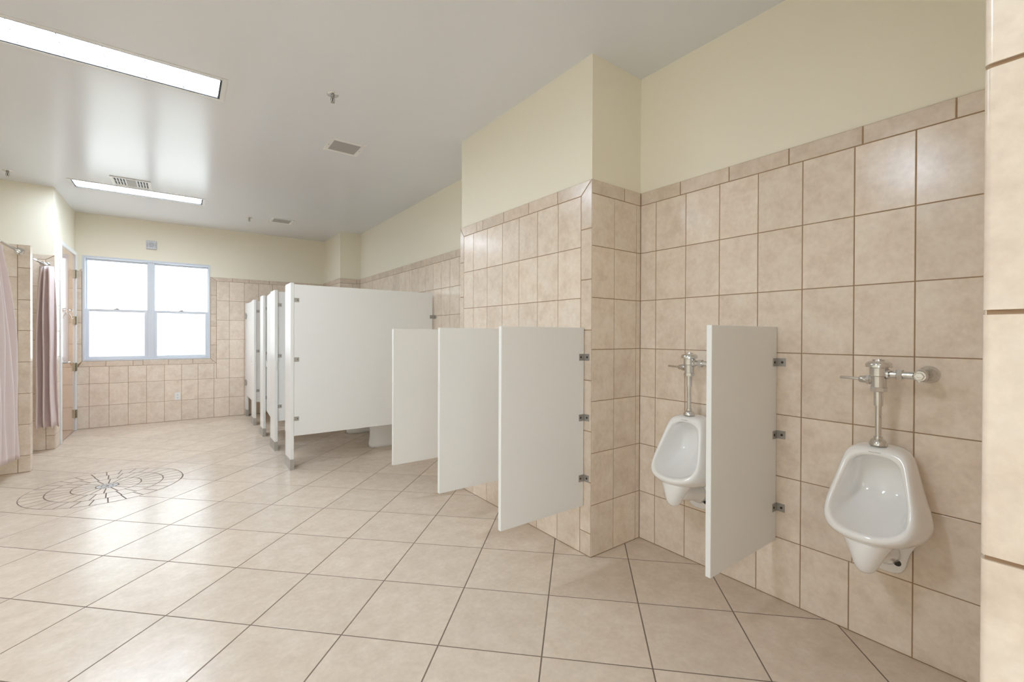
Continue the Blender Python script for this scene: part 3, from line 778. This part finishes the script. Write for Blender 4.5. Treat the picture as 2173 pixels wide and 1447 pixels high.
def valve(label, y, xw, x, zbase=.911, g='flush valves', sgn=1):
    t = thing('flush_valve', label, 'flush valve', (x, y, 0), g)
    o = .0
    Z = lambda z: z
    bm = lathe(bmesh.new(), (0,0,1.158), (0,0,1), [(0,.0275),(.044,.0275),(.047,.0325),(.080,.0325),(.084,.036)], 32)
    obj('valve_body', bm, M_CHROME, t, autos=True)
    bm = lathe(bmesh.new(), (0,0,1.240), (0,0,1), [(0,.040),(.002,.046),(.014,.046),(.022,.042),(.027,.033),(.028,.022),(.028,.022),(.0335,.022),(.034,.010),(.036,.010)], 36)
    obj('cap', bm, M_CHROME, t, autos=True)
    bm = lathe(bmesh.new(), (0,0,1.138), (0,0,1), [(0,.029),(.003,.0305),(.017,.0305),(.020,.029)], 8)
    obj('coupling_nut', bm, M_CHROME, t)
    bm = lathe(bmesh.new(), (0,0,1.078), (0,0,1), [(0,.0165),(.060,.0165)], 24); obj('vacuum_breaker', bm, M_CHROME, t, autos=True)
    bm = lathe(bmesh.new(), (0,0,.935), (0,0,1), [(0,.0115),(.146,.0115)], 20); obj('flush_tube', bm, M_CHROME, t, autos=True)
    bm = lathe(bmesh.new(), (0,0,zbase), (0,0,1), [(0,.0315),(.006,.0315),(.018,.027),(.024,.022),(.026,.016),(.036,.016),(.037,.012)], 28); obj('spud_flange', bm, M_CHROME, t, autos=True)
    # trip lever to the left
    bm = lathe(bmesh.new(), (0,.022,1.187), (0,1,0), [(0,.018),(.006,.018),(.007,.022),(.018,.022),(.020,.018)], 6)
    lathe(bm, (0,.040,1.187), (0,1,0), [(0,.017),(.004,.0165),(.024,.0150),(.028,.012)], 20)
    nut = obj('lever_socket', bm, M_CHROME, t, autos=True)
    bm = lathe(bmesh.new(), (0,.064,1.187), (0,1,.04), [(0,.0072),(.006,.0066),(.072,.0064),(.074,.005)], 16)
    obj('trip_lever', bm, M_CHROME, t, autos=True)
    # supply arm to the right, control stop, wall flange
    bm = lathe(bmesh.new(), (0,-.028,1.214), (0,-1,0), [(0,.022),(.008,.0215),(.012,.0155),(.034,.0152)], 24)
    lathe(bm, (0,-.060,1.214), (0,-1,0), [(0,.022),(.002,.024),(.018,.024),(.02,.022)], 6)
    lathe(bm, (0,-.079,1.214), (0,-1,0), [(0,.0155),(.045,.0155)], 24)
    obj('supply_arm', bm, M_CHROME, t, autos=True)
    dw = xw-x
    bm = lathe(bmesh.new(), (-.024,-.136,1.214), (1,0,0), [(0,.019),(.004,.0235),(.050,.0235),(.056,.019),(dw+.0,.019)], 28)
    obj('control_stop', bm, M_CHROME, t, autos=True)
    bm = lathe(bmesh.new(), (-.038,-.136,1.214), (1,0,0), [(0,.0145),(.003,.0170),(.014,.0170)], 6)
    lathe(bm, (-.036,-.136,1.214), (-1,0,0), [(0,.008),(.003,.008),(.0035,.004)], 12)
    obj('stop_cap', bm, M_CHROME, t)
    bm = lathe(bmesh.new(), (dw-.0005,-.136,1.214), (-1,0,0), [(0,.037),(.004,.0365),(.012,.032),(.020,.025),(.026,.0187)], 32)
    obj('wall_flange', bm, M_CHROME, t, autos=True)
    return t
v1 = valve('chrome flush valve above the right urinal', .598, XN, 2.385)
dup(v1, (2.385, 1.478, 0), 'chrome flush valve above the urinal beside the pier')

# ------------------------------------------------------------------ toilet stalls
SX = .896; PT = .032
def pilaster(label, y0, y1, strike=False, group='stall pilasters'):
    t = thing('stall_pilaster', label, 'partition post', (SX, y0, 0), group)
    obj('post', B(0, PT, 0, y1-y0, .02, 1.895), M_PART, t, bevel=.0025)
    bm = bmesh.new(); d = .0035
    box(bm, -d, 0, -d, y1-y0+d, 0, .108); box(bm, PT, PT+d, -d, y1-y0+d, 0, .108)
    box(bm, 0, PT, -d, 0, 0, .108); box(bm, 0, PT, y1-y0, y1-y0+d, 0, .108)
    lathe(bm, (PT/2, -d, .018), (0,-1,0), [(0,.003),(.001,.003)], 8)
    obj('shoe', bm, M_STEEL, t)
    if strike:
        bm = B(PT*.3, PT*.75, -.012, 0, .955, 1.055); obj('strike', bm, M_WHITE, t, bevel=.002)
    return t
pil = [(4.95, 5.222), (5.88, 6.205), (6.803, 7.06), (7.73, 8.005), (8.672, 8.83)]
plab = ['white stall pilaster nearest the camera, at the front corner of the stalls', 'second white stall pilaster from the front, beside the closed door',
        'middle white stall pilaster between the second and third stalls', 'white stall pilaster on the near side of the farthest stall door', 'narrow white stall pilaster against the window wall, carrying the hinges']
for i, ((a, b), l) in enumerate(zip(pil, plab)): pilaster(l, a, b, i in (1, 3))
def divider_panel(label, y):
    t = thing('stall_divider', label, 'partition panel', (SX+PT+.0015, y, 0), 'stall dividers')
    W = 2.468-(SX+PT+.0015)
    obj('panel', B(0, W, 0, .025, .342, 1.880), M_PART, t, bevel=.0025)
    for z in (1.722, 1.118, .517):
        bm = B(.0005, .046, -.003, 0, z-.021, z+.021)
        o = obj('bracket', bm, M_STEEL, t, bevel=.001)
        obj('screw', lathe(bmesh.new(), (.032, -.003, z), (0,-1,0), [(0,.0045),(.002,.0045),(.003,.003)], 12), M_SCREW, o)
        bm = B(W-.035, W+.039, -.003, 0, z-.13-.021, z-.13+.021); box(bm, W+.036, W+.039, -.030, 0, z-.13-.021, z-.13+.021)
        obj('bracket', bm, M_DSTEEL, t, bevel=.001)
    return t
dv = divider_panel('large white stall divider facing the camera, closing the first stall', 4.952)
dup(dv, (SX+PT+.0015, 5.915, 0), 'white stall divider between the first and second stalls, seen through the open door')
dup(dv, (SX+PT+.0015, 6.838, 0), 'white stall divider between the second and third stalls')
dup(dv, (SX+PT+.0015, 7.765, 0), 'white stall divider between the third and farthest stalls')
def stall_door(label, y, wd, rot, hinge_far, outside=True):
    t = thing('stall_door', label, 'stall door', (SX+.004, y, 0), 'stall doors')
    t.rotation_euler = (0, 0, rot)
    s = -1 if hinge_far else 1
    obj('door_panel', B(0, .025, min(0, s*wd), max(0, s*wd), .345, 1.885), M_PART, t, bevel=.0025)
    ye = s*(wd-.045)
    bm = ring(bmesh.new(), 0, .001, 0, .001, .0002, 0, .001) if False else bmesh.new()
    box(bm, -.010, 0, min(ye, ye-s*.012), max(ye, ye-s*.012), .94, 1.03)
    box(bm, -.010, 0, min(ye-s*.04, ye), max(ye-s*.04, ye), 1.022, 1.03); box(bm, -.010, 0, min(ye-s*.04, ye), max(ye-s*.04, ye), .94, .948)
    obj('pull_handle', bm, M_PART, t, bevel=.001)
    for z in (1.675, .565):
        if not outside:
            obj('hinge', B(.0255, .036, min(s*.002, s*.045), max(s*.002, s*.045), z-.035, z+.035), M_STEEL, t, bevel=.001); continue
        bm = lathe(bmesh.new(), (-.0165, -s*.006, z-.05), (0,0,1), [(0,.011),(.035,.011),(.036,.008),(.064,.008),(.065,.011),(.1,.011)], 14)
        box(bm, -.0125, -.0005, min(s*.004, s*.05), max(s*.004, s*.05), z-.03, z+.03)
        obj('hinge', bm, M_STEEL, t, autos=True)
    bm = B(.025, .045, min(s*(wd-.09), s*(wd-.02)), max(s*(wd-.09), s*(wd-.02)), .96, 1.01)
    obj('latch', bm, M_STEEL, t, bevel=.003)
    return t
stall_door('white stall door of the first stall, swung open inside', 5.262, .60, math.radians(-88), False, False)
stall_door('white stall door of the second stall, standing slightly ajar', 6.212, .560, math.radians(-3.6), False, False)
stall_door('white stall door of the third stall, swung open inside', 7.098, .60, math.radians(-88), False, False)
stall_door('white closed stall door of the farthest stall, beside the window wall', 8.662, .648, 0, True)

# ------------------------------------------------------------------ toilets seen under the dividers
def toilet(label, y):
    t = thing('toilet', label, 'toilet', (XN-.03, y, 0), 'floor standing toilets')
    bm = bmesh.new(); rr = []; n = 24
    def ell(z, x0, x1, hw, sq=.0):
        c = (x0+x1)/2; hx_ = (x1-x0)/2; out = []
        for i in range(n):
            a = 2*math.pi*i/n; ca, sa = math.cos(a), math.sin(a)
            f = (abs(ca)**(2+sq*2)+abs(sa)**(2+sq*2))**(-1/(2+sq*2))
            out.append(bm.verts.new((c+hx_*ca*f, hw*sa*f, z)))
        return out
    for q in ((0,-.615,-.02,.115,.5),(.03,-.612,-.02,.112,.5),(.12,-.60,-.03,.100,.4),(.20,-.60,-.04,.105,.3),(.27,-.625,-.05,.135,.2),(.34,-.655,-.05,.172,.1),(.385,-.665,-.04,.182,.1),(.400,-.66,-.04,.178,.1)):
        rr.append(ell(*q))
    for a, b in zip(rr, rr[1:]):
        for i in range(n): bm.faces.new((a[i], a[(i+1) % n], b[(i+1) % n], b[i]))
    inner = [ell(.400,-.62,-.16,.140,.1), ell(.36,-.60,-.17,.125,.1), ell(.28,-.54,-.22,.085,0), ell(.23,-.48,-.30,.04,0)]
    for a, b in zip([rr[-1]]+inner, inner):
        for i in range(n): bm.faces.new((a[i], a[(i+1) % n], b[(i+1) % n], b[i]))
    bm.faces.new(inner[-1]); bm.faces.new(rr[0][::-1])
    obj('bowl', bm, M_CERAM, t, smooth=True)
    bm = bmesh.new()
    o1 = [bm.verts.new(v.co) for v in ()]
    ra = ell(.402,-.67,-.12,.185,.1); rb = ell(.422,-.67,-.12,.183,.1); rc = ell(.422,-.60,-.22,.115,0); rd = ell(.402,-.60,-.22,.115,0)
    for a, b in ((ra, rb), (rb, rc), (rc, rd), (rd, ra)):
        for i in range(n): bm.faces.new((a[i], a[(i+1) % n], b[(i+1) % n], b[i]))
    obj('seat', bm, M_SEAT, t, smooth=True)
    for s in (-1, 1): obj('trapway', lathe(bmesh.new(), (-.10, s*.088, .15), (-.93, 0, -.25), [(0,.03),(.02,.05),(.20,.045),(.24,.02)], 16), M_CERAM, t, smooth=True)
    bm = lathe(bmesh.new(), (-.09, 0, .40), (0,0,1), [(0,.034),(.015,.032),(.02,.02),(.30,.02),(.301,.032),(.37,.032),(.372,.040),(.40,.038),(.41,.02)], 24)
    lathe(bm, (-.09, -.03, .70), (0,-1,0), [(0,.018),(.10,.018)], 16); lathe(bm, (-.10, -.12, .70), (1,0,0), [(0,.022),(.13,.022)], 16)
    obj('flush_valve', bm, M_CHROME, t, autos=True)
    return t
tl = toilet('white toilet in the first stall, its foot showing under the big divider', 5.455)
dup(tl, (XN-.03, 6.385, 0), 'white toilet in the second stall, barely showing under the big divider')
